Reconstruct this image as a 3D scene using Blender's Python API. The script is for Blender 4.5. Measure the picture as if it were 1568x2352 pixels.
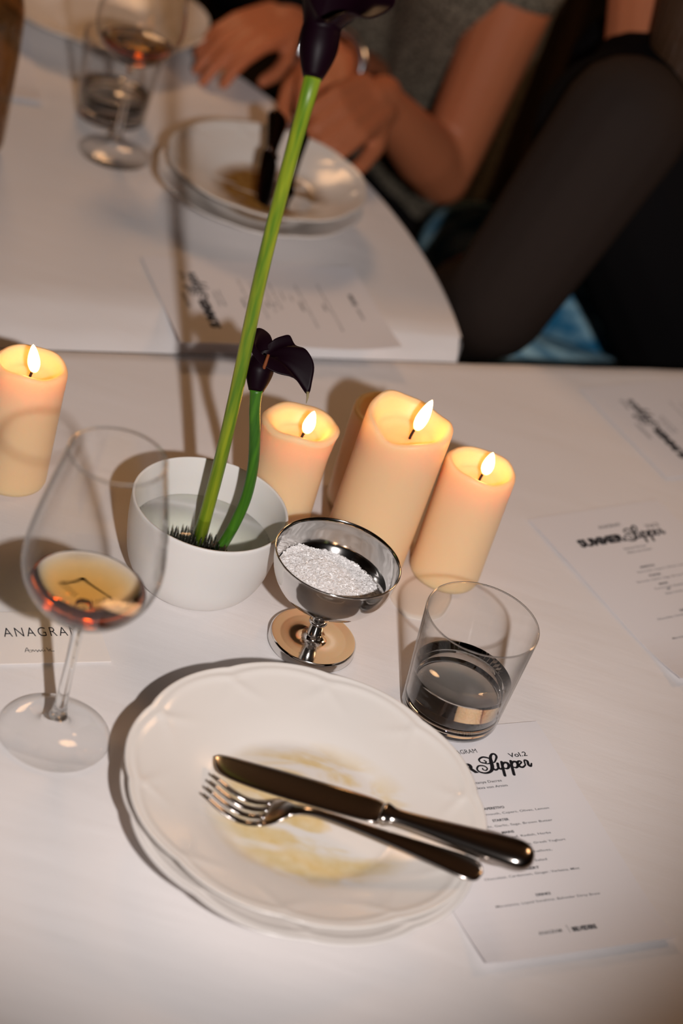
import bpy, bmesh, math, random
from mathutils import Vector, Matrix, noise
random.seed(7)
PI = math.pi
for o in list(bpy.data.objects): bpy.data.objects.remove(o, do_unlink=True)
SC = bpy.context.scene
COL = SC.collection

# ------------------------------------------------------------------ camera
F_PX, PITCH, ROLL, CAM_H = 4606.3, 0.59201, 0.30355, 0.922       # table top is z = 0
fw = Vector((0, math.cos(PITCH), -math.sin(PITCH)))
_r0, _u0 = Vector((1, 0, 0)), Vector((0, math.sin(PITCH), math.cos(PITCH)))
rt = math.cos(ROLL)*_r0 + math.sin(ROLL)*_u0
up = -math.sin(ROLL)*_r0 + math.cos(ROLL)*_u0
CAM = Vector((0, 0, CAM_H))
cd = bpy.data.cameras.new('camera'); cam = bpy.data.objects.new('camera', cd); COL.objects.link(cam)
cam.matrix_world = Matrix(((rt.x, up.x, -fw.x, 0), (rt.y, up.y, -fw.y, 0), (rt.z, up.z, -fw.z, CAM_H), (0, 0, 0, 1)))
cd.sensor_fit = 'VERTICAL'; cd.sensor_height = 36; cd.sensor_width = 24
cd.lens = F_PX/2352*36; cd.clip_start = 0.05
cd.dof.use_dof = True; cd.dof.focus_distance = 1.475; cd.dof.aperture_fstop = 3.4
SC.camera = cam
def at(u, v, z=0.0):
    d = (u-784)/F_PX*rt - (v-1176)/F_PX*up + fw
    return CAM + d*((z-CAM_H)/d.z)

# ------------------------------------------------------------------ world, flash, exposure
w = bpy.data.worlds.new('world'); SC.world = w; w.use_nodes = True
w.node_tree.nodes['Background'].inputs[0].default_value = (1.0, 0.62, 0.38, 1)
w.node_tree.nodes['Background'].inputs[1].default_value = 0.05
fl = bpy.data.lights.new('camera_flash', 'SPOT'); flash = bpy.data.objects.new('camera_flash', fl); COL.objects.link(flash)
FLASH = Vector((0.225, 0.0, 0.93))
flash.location = FLASH
fl.energy = 74; fl.shadow_soft_size = 0.018; fl.color = (1.0, 0.94, 0.92)
fl.spot_size = math.radians(45.0); fl.spot_blend = 0.62
flash.rotation_euler = (at(400, 760) - FLASH).to_track_quat('-Z', 'Y').to_euler()
SC.view_settings.view_transform = 'Standard'; SC.view_settings.look = 'None'
SC.view_settings.gamma = 1; SC.view_settings.exposure = 0.0; SC.view_settings.use_curve_mapping = False

# ------------------------------------------------------------------ materials
def mat(name, col=(.8, .8, .8), rough=.5, metal=0, spec=.5, trans=0, ior=1.45, sss=0, sss_r=(1, .4, .2), sss_s=.01, emit=None, es=0, sheen=0, coat=0):
    m = bpy.data.materials.new(name); m.use_nodes = True
    b = m.node_tree.nodes['Principled BSDF']; I = b.inputs
    I['Base Color'].default_value = (*col, 1); I['Roughness'].default_value = rough; I['Metallic'].default_value = metal
    I['Specular IOR Level'].default_value = spec; I['Transmission Weight'].default_value = trans; I['IOR'].default_value = ior
    I['Subsurface Weight'].default_value = sss; I['Subsurface Radius'].default_value = sss_r; I['Subsurface Scale'].default_value = sss_s
    I['Sheen Weight'].default_value = sheen; I['Coat Weight'].default_value = coat
    if emit: I['Emission Color'].default_value = (*emit, 1); I['Emission Strength'].default_value = es
    return m
def N(m, t, **kw):
    n = m.node_tree.nodes.new(t)
    for k, v in kw.items(): setattr(n, k, v)
    return n
def L(m, a, b): m.node_tree.links.new(a, b)
def P(m): return m.node_tree.nodes['Principled BSDF']
def noise_bump(m, scale, strength, dist=.001, detail=3, coord='Object', vec_scale=None):
    tc = N(m, 'ShaderNodeTexCoord'); nt = N(m, 'ShaderNodeTexNoise'); bp = N(m, 'ShaderNodeBump')
    nt.inputs['Scale'].default_value = scale; nt.inputs['Detail'].default_value = detail
    src = tc.outputs[coord]
    if vec_scale:
        mp = N(m, 'ShaderNodeMapping'); mp.inputs['Scale'].default_value = vec_scale
        L(m, src, mp.inputs['Vector']); src = mp.outputs[0]
    L(m, src, nt.inputs['Vector']); bp.inputs['Strength'].default_value = strength; bp.inputs['Distance'].default_value = dist
    L(m, nt.outputs[0], bp.inputs['Height'])
    prev = P(m).inputs['Normal']
    if prev.is_linked: L(m, prev.links[0].from_socket, bp.inputs['Normal'])
    L(m, bp.outputs[0], P(m).inputs['Normal'])
    return nt
def color_noise(m, scale, c0, c1, lo=.35, hi=.65, detail=3, vec_scale=None):
    tc = N(m, 'ShaderNodeTexCoord'); nt = N(m, 'ShaderNodeTexNoise'); cr = N(m, 'ShaderNodeValToRGB')
    nt.inputs['Scale'].default_value = scale; nt.inputs['Detail'].default_value = detail
    src = tc.outputs['Object']
    if vec_scale:
        mp = N(m, 'ShaderNodeMapping'); mp.inputs['Scale'].default_value = vec_scale
        L(m, src, mp.inputs['Vector']); src = mp.outputs[0]
    L(m, src, nt.inputs['Vector']); L(m, nt.outputs[0], cr.inputs[0])
    e = cr.color_ramp.elements; e[0].position = lo; e[1].position = hi; e[0].color = (*c0, 1); e[1].color = (*c1, 1)
    L(m, cr.outputs[0], P(m).inputs['Base Color'])

M = {}
M['cloth'] = mat('white_cloth', (.80, .765, .755), .92, spec=.15, sheen=.15)
noise_bump(M['cloth'], 900, .10, .0006); noise_bump(M['cloth'], 9, .22, .004, 4, vec_scale=(1, 4, 1))
noise_bump(M['cloth'], 30, .18, .0015, 2, vec_scale=(.4, 3, 1))
M['paper'] = mat('paper', (.80, .78, .80), .75, spec=.25); noise_bump(M['paper'], 500, .06, .0003)
M['card'] = mat('card', (.84, .78, .74), .75, spec=.25)
M['ink'] = mat('ink', (.012, .012, .016), .7, spec=.2)
M['ink_grey'] = mat('grey_ink', (.06, .06, .065), .7, spec=.2)
M['porcelain'] = mat('porcelain', (.83, .78, .74), .2, spec=.42)
M['vase'] = mat('matt_porcelain', (.82, .79, .76), .42, spec=.4, sss=.25, sss_r=(1, .7, .5), sss_s=.004)
M['steel'] = mat('polished_steel', (.74, .72, .70), .10, metal=1); noise_bump(M['steel'], 300, .03, .0003)
M['cutlery'] = mat('cutlery_steel', (.42, .38, .35), .16, metal=1); noise_bump(M['cutlery'], 120, .03, .0003)
M['cutlery_dark_reflection'] = mat('cutlery_dark_reflection', (.06, .045, .04), .2, metal=1)  # same steel, with the dark reflections put into its base colour
M['iron'] = mat('black_pins', (.05, .05, .04), .4, metal=.6)
M['wax'] = mat('candle_wax', (.97, .635, .375), .42, spec=.30, sss=1, sss_r=(1.0, .74, .52), sss_s=.017); noise_bump(M['wax'], 60, .06, .001)
M['wax_thin'] = mat('spilt_wax', (.74, .64, .55), .5, spec=.3)
M['wick'] = mat('burnt_wick', (.012, .010, .009), .9)
M['flame'] = bpy.data.materials.new('flame'); M['flame'].use_nodes = True
def _flame(m):
    nt = m.node_tree; nt.nodes.clear()
    out = N(m, 'ShaderNodeOutputMaterial'); em = N(m, 'ShaderNodeEmission'); tc = N(m, 'ShaderNodeTexCoord'); sx = N(m, 'ShaderNodeSeparateXYZ'); cr = N(m, 'ShaderNodeValToRGB')
    L(m, tc.outputs['Generated'], sx.inputs[0]); L(m, sx.outputs[2], cr.inputs[0])
    e = cr.color_ramp.elements; e[0].position = .02; e[0].color = (1, .26, .03, 1); e[1].position = .35; e[1].color = (1, .50, .16, 1)
    L(m, cr.outputs[0], em.inputs[0]); em.inputs[1].default_value = 22; L(m, em.outputs[0], out.inputs[0])
_flame(M['flame'])
def thin_glass(name, tint=(.985, .99, .985), rough=.0, ior=1.5, absorb=None, rim=None):
    """thin clear wall: light passes straight through, Fresnel-weighted mirror on top, dark refracted outline painted into the tint at grazing angles"""
    m = bpy.data.materials.new(name); m.use_nodes = True; nt = m.node_tree; nt.nodes.clear()
    out = N(m, 'ShaderNodeOutputMaterial'); mx = N(m, 'ShaderNodeMixShader'); tr = N(m, 'ShaderNodeBsdfTransparent'); gl = N(m, 'ShaderNodeBsdfGlossy'); lw = N(m, 'ShaderNodeLayerWeight'); pw = N(m, 'ShaderNodeMath', operation='POWER'); fr = N(m, 'ShaderNodeMath', operation='MULTIPLY_ADD')
    tr.inputs[0].default_value = (*tint, 1); gl.inputs['Roughness'].default_value = rough; f0 = ((ior-1)/(ior+1))**2
    lw.inputs[0].default_value = .5; pw.inputs[1].default_value = 5; fr.inputs[1].default_value = 1-f0; fr.inputs[2].default_value = f0
    L(m, lw.outputs['Facing'], pw.inputs[0]); L(m, pw.outputs[0], fr.inputs[0])
    if rim:
        p2 = N(m, 'ShaderNodeMath', operation='POWER'); p2.inputs[1].default_value = 6; mc = N(m, 'ShaderNodeMix', data_type='RGBA')
        mc.inputs['A'].default_value = (*tint, 1); mc.inputs['B'].default_value = (*rim, 1)  # rim tint paints in the dark outline that refraction would give
        L(m, lw.outputs['Facing'], p2.inputs[0]); L(m, p2.outputs[0], mc.inputs['Factor']); L(m, mc.outputs['Result'], tr.inputs[0])
    L(m, fr.outputs[0], mx.inputs[0]); L(m, tr.outputs[0], mx.inputs[1]); L(m, gl.outputs[0], mx.inputs[2]); L(m, mx.outputs[0], out.inputs[0])
    if absorb:
        va = N(m, 'ShaderNodeVolumeAbsorption'); va.inputs[0].default_value = (*absorb[0], 1); va.inputs[1].default_value = absorb[1]
        vs = N(m, 'ShaderNodeVolumeScatter'); vs.inputs[0].default_value = (*absorb[2], 1); vs.inputs[1].default_value = absorb[3]; ad = N(m, 'ShaderNodeAddShader')
        L(m, va.outputs[0], ad.inputs[0]); L(m, vs.outputs[0], ad.inputs[1]); L(m, ad.outputs[0], out.inputs[1])
    return m
M['glass'] = thin_glass('clear_glass', (.997, .998, .997), rim=(.30, .28, .26))
M['wine'] = mat('amber_wine', (1, 1, 1), .0, trans=1, ior=1.34)
def _wine(m):
    va = N(m, 'ShaderNodeVolumeAbsorption'); va.inputs[0].default_value = (.997, .75, .16, 1); va.inputs[1].default_value = 92
    L(m, va.outputs[0], m.node_tree.nodes['Material Output'].inputs['Volume'])
_wine(M['wine'])
M['bowl_water'] = thin_glass('still_water', (.97, .98, .95), ior=1.33)
M['solid_glass'] = mat('solid_glass', (.98, .99, .985), .0, trans=1, ior=1.48)
M['water'] = mat('drinking_water', (.99, .995, .99), .0, trans=1, ior=1.33)
M['salt'] = mat('salt', (.90, .87, .86), .35, spec=.5, sss=.4, sss_r=(1, 1, 1), sss_s=.001)
M['stem'] = mat('calla_stem', (.16, .30, .02), .38, spec=.45, sss=.2, sss_r=(.5, 1, .1), sss_s=.003)
color_noise(M['stem'], 30, (.10, .21, .012), (.30, .36, .02), .35, .68, 3, (8, 8, .5))
M['stem_dark'] = mat('small_calla_stem', (.05, .17, .015), .38, spec=.45, sss=.2, sss_r=(.5, 1, .1), sss_s=.003)
color_noise(M['stem_dark'], 30, (.03, .12, .012), (.07, .22, .015), .35, .68, 3, (8, 8, .5))
M['spathe'] = mat('dark_calla', (.0065, .0010, .0038), .45, spec=.12); noise_bump(M['spathe'], 160, .05, .0006)
M['spadix'] = mat('spadix', (.20, .05, .01), .7)
M['tip'] = mat('spathe_tip', (.30, .24, .12), .6)
M['skin'] = mat('skin', (.52, .17, .075), .5, spec=.35, sss=.25, sss_r=(1, .35, .2), sss_s=.006); noise_bump(M['skin'], 60, .06, .002)
M['knit'] = mat('grey_knit', (.16, .15, .125), .95, spec=.1)
color_noise(M['knit'], 170, (.05, .044, .034), (.27, .225, .165), .38, .62, 3, (1, 1, 2.2)); noise_bump(M['knit'], 220, .6, .003)
M['black'] = mat('black_fabric', (.006, .0055, .006), .9, spec=.06)
M['sheer'] = mat('sheer_black_sleeve', (.026, .018, .015), .8, spec=.12)
M['denim'] = mat('denim', (.05, .16, .26), .9, spec=.15)
color_noise(M['denim'], 22, (.02, .15, .29), (.42, .66, .74), .36, .64, 6, (1, 3, 1)); noise_bump(M['denim'], 400, .3, .001)
M['hair'] = mat('brown_hair', (.055, .024, .010), .45, spec=.4); noise_bump(M['hair'], 40, .8, .006, 4, vec_scale=(6, 6, .4))
M['silver'] = mat('silver', (.75, .77, .80), .22, metal=1)
M['eye'] = mat('eye', (.75, .72, .70), .2)
M['lip'] = mat('lip', (.38, .10, .08), .5)
M['wood'] = mat('dark_wood', (.030, .018, .011), .5); color_noise(M['wood'], 6, (.020, .012, .008), (.045, .026, .015), .3, .7, 4, (8, 1, 1))
M['floor'] = mat('dark_floor', (.020, .015, .012), .6); color_noise(M['floor'], 2, (.014, .011, .009), (.028, .020, .015), .3, .7, 4, (1, 9, 1))
M['wall'] = mat('dim_plaster', (.10, .075, .06), .9); noise_bump(M['wall'], 30, .1, .003)
M['ceiling'] = mat('ceiling_plaster', (.16, .12, .10), .9); noise_bump(M['ceiling'], 30, .1, .003)
M['brass'] = mat('brass', (.5, .33, .14), .3, metal=1)
M['bulb'] = mat('bulb', (1, .8, .5), .4, emit=(1, .60, .28), es=6)
M['bottle'] = thin_glass('brown_bottle_glass', (.72, .60, .46))

# ------------------------------------------------------------------ builders
def mesh_obj(name, verts, faces, m, parent=None, smooth=True, loc=None):
    me = bpy.data.meshes.new(name); me.from_pydata([tuple(v) for v in verts], [], faces); me.update()
    bm = bmesh.new(); bm.from_mesh(me); bmesh.ops.recalc_face_normals(bm, faces=bm.faces); bm.to_mesh(me); bm.free()
    if smooth:
        me.polygons.foreach_set('use_smooth', [True]*len(me.polygons))
    for mm in (m if isinstance(m, (list, tuple)) else [m]): me.materials.append(mm)
    o = bpy.data.objects.new(name, me); COL.objects.link(o)
    if loc is not None: o.location = loc
    if parent: o.parent = parent
    return o
def sharp(o, ang=40):
    bm = bmesh.new(); bm.from_mesh(o.data)
    bmesh.ops.recalc_face_normals(bm, faces=bm.faces)
    for e in bm.edges:
        e.smooth = not (len(e.link_faces) == 2 and e.calc_face_angle(0) > math.radians(ang))
    bm.to_mesh(o.data); bm.free(); return o
def tag(o, label, cat, group=None, kind=None):
    o['label'] = label; o['category'] = cat
    if group: o['group'] = group
    if kind: o['kind'] = kind
    return o
def thing(name, label, cat, loc=(0, 0, 0), rz=0, group=None):
    o = bpy.data.objects.new(name, None); COL.objects.link(o); o.empty_display_size = .02
    o.location = loc; o.rotation_euler = (0, 0, rz); return tag(o, label, cat, group)
def struct(o): o['kind'] = 'structure'; return o
def dup(root, loc, rz=0, label=None, parent=None):
    r = root.copy(); COL.objects.link(r)
    if parent is None: r.location = loc; r.rotation_euler = (0, 0, rz)
    else: r.parent = parent
    if label: r['label'] = label
    for ch in root.children: dup(ch, None, parent=r)
    return r
def revolve(prof, n=64, wob=None):
    """prof: list of (r, z), r = 0 closes on the axis"""
    V, Fc, rows = [], [], []
    for (r, z) in prof:
        if r < 1e-7: rows.append([len(V)]); V.append((0, 0, z))
        else:
            rows.append(list(range(len(V), len(V)+n)))
            for i in range(n):
                a = 2*PI*i/n; rr, zz = (wob(r, z, a) if wob else (r, z)); V.append((rr*math.cos(a), rr*math.sin(a), zz))
    for A, B in zip(rows, rows[1:]):
        for i in range(n):
            j = (i+1) % n
            if len(A) == 1 and len(B) == 1: continue
            if len(A) == 1: Fc.append((A[0], B[j], B[i]))
            elif len(B) == 1: Fc.append((A[i], A[j], B[0]))
            else: Fc.append((A[i], A[j], B[j], B[i]))
    return V, Fc
def spline(pts, k=6):
    """Catmull-Rom through points (tuples of any size)"""
    out = []
    n = len(pts)
    for i in range(n-1):
        p0, p1, p2, p3 = pts[max(i-1, 0)], pts[i], pts[i+1], pts[min(i+2, n-1)]
        for s in range(k):
            t = s/k
            out.append(tuple(.5*((2*b)+(-a+c)*t+(2*a-5*b+4*c-d)*t*t+(-a+3*b-3*c+d)*t**3) for a, b, c, d in zip(p0, p1, p2, p3)))
    out.append(tuple(pts[-1])); return out
def tube(path, radii, n=12, cap=True):
    V, Fc = [], []; path = [Vector(p) for p in path]
    t0 = (path[1]-path[0]).normalized(); nrm = t0.orthogonal().normalized()
    for i, p in enumerate(path):
        t = (path[min(i+1, len(path)-1)]-path[max(i-1, 0)]).normalized()
        nrm = (nrm - t*nrm.dot(t)).normalized(); b = t.cross(nrm)
        r = radii[i] if isinstance(radii, (list, tuple)) else radii
        for k in range(n):
            a = 2*PI*k/n; V.append(p + nrm*(r*math.cos(a)) + b*(r*math.sin(a)))
    for i in range(len(path)-1):
        for k in range(n): j = (k+1) % n; Fc.append((i*n+k, i*n+j, (i+1)*n+j, (i+1)*n+k))
    if cap: Fc.append(tuple(range(n-1, -1, -1))); Fc.append(tuple(range((len(path)-1)*n, len(path)*n)))
    return V, Fc
def loft(secs, n=20, p=2.4, cap=True):
    """secs: (x, yc, zc, half_width_y, half_thick_z); superellipse sections"""
    V, Fc = [], []
    for (x, yc, zc, hy, hz) in secs:
        for k in range(n):
            a = 2*PI*k/n; c, s = math.cos(a), math.sin(a)
            V.append((x, yc+hy*math.copysign(abs(c)**(2/p), c), zc+hz*math.copysign(abs(s)**(2/p), s)))
    for i in range(len(secs)-1):
        for k in range(n): j = (k+1) % n; Fc.append((i*n+k, i*n+j, (i+1)*n+j, (i+1)*n+k))
    if cap: Fc.append(tuple(range(n-1, -1, -1))); Fc.append(tuple(range((len(secs)-1)*n, len(secs)*n)))
    return V, Fc
def box(x0, x1, y0, y1, z0, z1):
    V = [(x, y, z) for x in (x0, x1) for y in (y0, y1) for z in (z0, z1)]
    return V, [(0, 1, 3, 2), (4, 6, 7, 5), (0, 4, 5, 1), (2, 3, 7, 6), (0, 2, 6, 4), (1, 5, 7, 3)]
def merge(parts):
    V, Fc = [], []
    for v, f in parts:
        o = len(V); V += list(v); Fc += [tuple(i+o for i in q) for q in f]
    return V, Fc

# ------------------------------------------------------------------ room shell
Z_FLOOR = -.75
def slab(name, b, m): return struct(mesh_obj(name, *box(*b), m, smooth=False))
slab('floor', (-4, 4, -3, 6, Z_FLOOR-.1, Z_FLOOR), M['floor'])
slab('ceiling', (-4, 4, -3, 6, 1.95, 2.05), M['ceiling'])
slab('wall_back', (-4, 4, 6, 6.1, Z_FLOOR, 1.95), M['wall']); slab('wall_front', (-4, 4, -3.1, -3, Z_FLOOR, 1.95), M['wall'])
slab('wall_left', (-4.1, -4, -3, 6, Z_FLOOR, 1.95), M['wall']); slab('wall_right', (4, 4.1, -3, 6, Z_FLOOR, 1.95), M['wall'])
def pendant(x, y, label, watts):
    t = thing('pendant_lamp', label, 'lamp', (x, y, 1.25), 0, 'pendant lamps')
    mesh_obj('cord', *tube([(0, 0, .16), (0, 0, .70)], .004, 8), M['black'], t)
    mesh_obj('shade', *revolve([(.02, .17), (.05, .16), (.13, .05), (.16, .0), (.157, .0), (.127, .048), (.048, .155), (.02, .165)], 40), M['brass'], t)
    mesh_obj('bulb', *revolve([(0, .0), (.025, .012), (.033, .04), (.022, .075), (.014, .10), (.014, .15), (0, .15)], 24), M['bulb'], t)
    l = bpy.data.lights.new('pendant_light', 'POINT'); l.energy = watts; l.color = (1, .58, .30); l.shadow_soft_size = .2
    lo = bpy.data.objects.new('pendant_light', l); COL.objects.link(lo); lo.location = (x, y, 1.19)
pendant(-.75, 2.9, 'brass pendant lamp hanging beyond the round table', 19)
pendant(1.15, 2.35, 'brass pendant lamp hanging behind the seated guests', 17)

# ------------------------------------------------------------------ tables and cloths
E0 = Vector((-.322, 1.454)); ED = Vector((.605, .344)).normalized(); EN = Vector((-ED.y, ED.x))     # far edge of the front table, EN points away
def front(s, d): q = E0 + ED*s - EN*d; return q.x, q.y                                              # s along the edge, d towards the camera
def wr(x, y): return .0006*(noise.noise(Vector((x*9, y*16, 3)))-1) + .0005*(noise.noise(Vector((x*35, y*35, 1)))-1)
V, Fc = [], []
SS = [-.75+i*(2.15/150) for i in range(151)]; DD = [-.004]+[i*(.86/60) for i in range(61)]
rows = []
for k, d in enumerate([None, None]+DD+['n', 'n2']):
    row = []
    for s in SS:
        hem = .012*math.sin(s*23)+.006*math.sin(s*51+1)
        if k == 0: x, y = front(s, -.0055); z = -.12
        elif k == 1: x, y = front(s, -.0050); z = -.03
        elif d == 'n': x, y = front(s, .872); z = -.012
        elif d == 'n2': x, y = front(s, .885+hem); z = -.26
        else: x, y = front(s, d); z = wr(x, y) - (.004 if k == 2 else 0)
        row.append(len(V)); V.append((x, y, z))
    rows.append(row)
for A, B in zip(rows, rows[1:]):
    for i in range(len(SS)-1): Fc.append((A[i], B[i], B[i+1], A[i+1]))
tag(mesh_obj('tablecloth', V, Fc, M['cloth']), 'white tablecloth on the long straight-edged table with the candles', 'tablecloth')
t = thing('dining_table', 'long straight-edged table under the white cloth with the candles', 'table', (*front(.32, .43), 0), math.atan2(ED.y, ED.x))
mesh_obj('table_top', *box(-1.06, 1.06, -.42, .42, -.034, -.0045), M['wood'], t, smooth=False)
for sx in (-1, 1):
    for sy in (-1, 1): mesh_obj('leg', *box(sx*1.0-.03, sx*1.0+.03, sy*.37-.03, sy*.37+.03, Z_FLOOR, -.034), M['wood'], t, smooth=False)

# half-round far table, its cloth rises from the seam with a slanting fold
RC, RR, ZF = Vector((-.7134, 1.4682)), .8036, .016
def strip_w(s):   # width of the slanting fold along the seam
    return max(.010, .062 - .105*max(0, s-.02)) if s > -.4 else .062
cs = (RC-E0).dot(ED); cn = (RC-E0).dot(EN)          # centre in seam coordinates
half = math.sqrt(RR**2-cn**2)
s0, s1 = cs-half, cs+half
def hw_(d): return math.sqrt(max(RR**2-(d-cn)**2, 1e-8))
V, Fc, rows = [], [], []
NS, ND = 130, 56
for j in range(ND+6):
    row = []
    for i in range(NS+1):
        u = -math.cos(PI*i/NS); wd = strip_w(cs+hw_(.03)*u)
        if j == 0: d, z = .0062, -.004
        elif j <= 5: f = j/5; d = .0065+wd*f; z = ZF*f*(1 if f < 1 else .97) + .0010*math.sin(u*60)*math.sin(f*PI)
        else: f = math.sin(PI/2*(j-5)/ND); d = .0065+wd+(cn+RR-.0005-.0065-wd)*f; z = None
        q = E0+ED*(cs+hw_(d)*u)+EN*d
        if z is None: z = ZF+wr(q.x, q.y)
        row.append(len(V)); V.append((q.x, q.y, z))
    rows.append(row)
for A, B in zip(rows, rows[1:]):
    for i in range(NS): Fc.append((A[i], A[i+1], B[i+1], B[i]))
a0 = -math.asin(cn/RR)+.03; NB = 200; prev = None                  # hanging border, from the right end of the seam round to the left one
for i in range(NB+1):
    a = a0+(PI-2*a0)*i/NB; dr = ED*math.cos(a)+EN*math.sin(a); fl_ = .010*math.sin(a*38)+.005*math.sin(a*71)
    cur = []
    for r, z in ((RR-.001, ZF-.0012), (RR+.003, ZF-.003), (RR+.006, ZF-.012), (RR+.008+fl_*.2, -.06), (RR+.010+fl_*.4, -.10)):
        q = RC+dr*r; cur.append(len(V)); V.append((q.x, q.y, z))
    if prev: Fc += [(prev[k], cur[k], cur[k+1], prev[k+1]) for k in range(4)]
    prev = cur
tag(mesh_obj('tablecloth', V, Fc, M['cloth']), 'white tablecloth with a curved edge on the half-round table beside the guests', 'tablecloth')
t = thing('half_round_table', 'half-round table under the white cloth beside the guests', 'table', (RC.x, RC.y, 0))
pts = []
for i in range(61):
    s = s0+.02+(s1-s0-.04)*i/60; q = E0+ED*s+EN*(cn+math.sqrt(max((RR-.006)**2-(s-cs)**2, 0))); pts.append((q.x-RC.x, q.y-RC.y))
for s in (s1-.03, s0+.03): q = E0+ED*s+EN*.075; pts.append((q.x-RC.x, q.y-RC.y))
n = len(pts); V = [(x, y, z) for z in (-.02, .012) for x, y in pts]
mesh_obj('table_top', V, [tuple(range(n-1, -1, -1)), tuple(range(n, 2*n))]+[(i, (i+1) % n, n+(i+1) % n, n+i) for i in range(n)], M['wood'], t, smooth=False)
for s, d in ((cs-.55, .15), (cs+.55, .15), (cs-.3, .75), (cs+.3, .75)):
    q = E0+ED*s+EN*d-RC; mesh_obj('leg', *box(q.x-.03, q.x+.03, q.y-.03, q.y+.03, Z_FLOOR, -.02), M['wood'], t, smooth=False)

# ------------------------------------------------------------------ plates
def scallop(a): return abs(math.cos(5*a+.5))**.7
def plate_mesh():
    top = spline([(.0, .0120), (.030, .0120), (.054, .0120), (.062, .0128), (.069, .0155), (.080, .0198), (.094, .0245), (.106, .0285), (.114, .0313), (.1185, .0328), (.1205, .0333)], 4)
    bot = [(.1212, .0328), (.1205, .0318), (.116, .0296), (.106, .0250), (.094, .0205), (.080, .0155), (.068, .0105), (.060, .0085), (.054, .0080), (.053, .0), (.049, .0), (.048, .0075), (.02, .0080), (0, .0080)]
    top[0] = (0, .012)
    def wob(r, z, a):
        if r > .085:
            f = (r-.085)/.036; k = scallop(a)
            r2 = r*(1+.024*(k-.75)*f**2)
            g = math.exp(-((r-.1135-.003*(k-.5))/.0022)**2)
            rel = .0009*g + .0006*math.exp(-((r-.1195)/.0016)**2)
            rel += .0011*math.exp(-((r-(.090+.020*(1-k)))/.003)**2)*(1-k)*1.2
            return r2, z+rel
        return r, z
    return revolve(top+bot, 200, wob)
M['used_plate'] = mat('used_porcelain', (.83, .78, .74), .2, spec=.42)
def _stain(m):
    tc = N(m, 'ShaderNodeTexCoord'); mp = N(m, 'ShaderNodeMapping'); n1 = N(m, 'ShaderNodeTexNoise'); n2 = N(m, 'ShaderNodeTexNoise')
    ln = N(m, 'ShaderNodeVectorMath', operation='LENGTH'); cr = N(m, 'ShaderNodeValToRGB'); c2 = N(m, 'ShaderNodeValToRGB'); mul = N(m, 'ShaderNodeMath', operation='MULTIPLY'); mx = N(m, 'ShaderNodeMix', data_type='RGBA')
    mp.inputs['Scale'].default_value = (1, 1, 0); mp.inputs['Location'].default_value = (-.008, .006, 0)
    L(m, tc.outputs['Object'], mp.inputs[0]); L(m, mp.outputs[0], ln.inputs[0])
    n1.inputs['Scale'].default_value = 26; n1.inputs['Detail'].default_value = 6; n1.inputs['Distortion'].default_value = 1.2
    mp2 = N(m, 'ShaderNodeMapping'); mp2.inputs['Rotation'].default_value = (0, 0, .35); mp2.inputs['Scale'].default_value = (.55, 1.3, 0); mp2.inputs['Location'].default_value = (.37, .11, 0)
    L(m, tc.outputs['Object'], mp2.inputs[0]); L(m, mp2.outputs[0], n1.inputs['Vector'])
    e = cr.color_ramp.elements; e[0].position = .052; e[0].color = (1, 1, 1, 1); e[1].position = .074; e[1].color = (0, 0, 0, 1)
    L(m, ln.outputs['Value'], cr.inputs[0])
    e = c2.color_ramp.elements; e[0].position = .43; e[0].color = (0, 0, 0, 1); e[1].position = .56; e[1].color = (1, 1, 1, 1)
    L(m, n1.outputs[0], c2.inputs[0]); L(m, cr.outputs[0], mul.inputs[0]); L(m, c2.outputs[0], mul.inputs[1])
    n2.inputs['Scale'].default_value = 90; n2.inputs['Detail'].default_value = 4; L(m, tc.outputs['Object'], n2.inputs['Vector'])
    c3 = N(m, 'ShaderNodeValToRGB'); c3.color_ramp.elements[0].position = .35; c3.color_ramp.elements[0].color = (.74, .55, .26, 1); c3.color_ramp.elements[1].position = .7; c3.color_ramp.elements[1].color = (.80, .66, .42, 1)
    L(m, n2.outputs[0], c3.inputs[0])
    mx.inputs['A'].default_value = (.83, .78, .73, 1); L(m, c3.outputs[0], mx.inputs['B']); L(m, mul.outputs[0], mx.inputs['Factor']); L(m, mx.outputs['Result'], P(m).inputs['Base Color'])
_stain(M['used_plate'])
PV = plate_mesh()
PC = Vector((.0325, .9865))
low = mesh_obj('deep_plate', *PV, M['porcelain'], loc=(PC.x+.001, PC.y-.003, 0)); low.rotation_euler.z = .3
tag(low, 'clean white scalloped plate underneath the plate with the knife and fork', 'plate')
hi = mesh_obj('deep_plate', *PV, M['used_plate'], loc=(PC.x, PC.y, .0121)); hi.rotation_euler.z = .15
tag(hi, 'white scalloped plate with yellow sauce smears under the shiny knife and fork', 'plate')
FPC = Vector((-.171, 1.820))
low2 = mesh_obj('deep_plate', *PV, M['porcelain'], loc=(FPC.x-.003, FPC.y-.004, ZF)); low2.scale = (.865, .865, .95)
tag(low2, 'empty lower plate of the pair on the half-round table', 'plate')
M['brown_plate'] = M['used_plate'].copy(); M['brown_plate'].name = 'brown_smeared_porcelain'
for nn in M['brown_plate'].node_tree.nodes:
    if nn.type == 'VALTORGB' and abs(nn.color_ramp.elements[0].position-.35) < 1e-3:
        nn.color_ramp.elements[0].color = (.22, .10, .02, 1); nn.color_ramp.elements[1].color = (.40, .22, .06, 1)
    if nn.type == 'VALTORGB' and abs(nn.color_ramp.elements[0].position-.43) < 1e-3:
        nn.color_ramp.elements[0].position = .38; nn.color_ramp.elements[1].position = .5
hi2 = mesh_obj('deep_plate', *PV, M['brown_plate'], loc=(FPC.x, FPC.y, ZF+.0125)); hi2.scale = (.84, .84, 1.05)
tag(hi2, 'plate with brown sauce pool and black-looking cutlery on the half-round table', 'plate')
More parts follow.
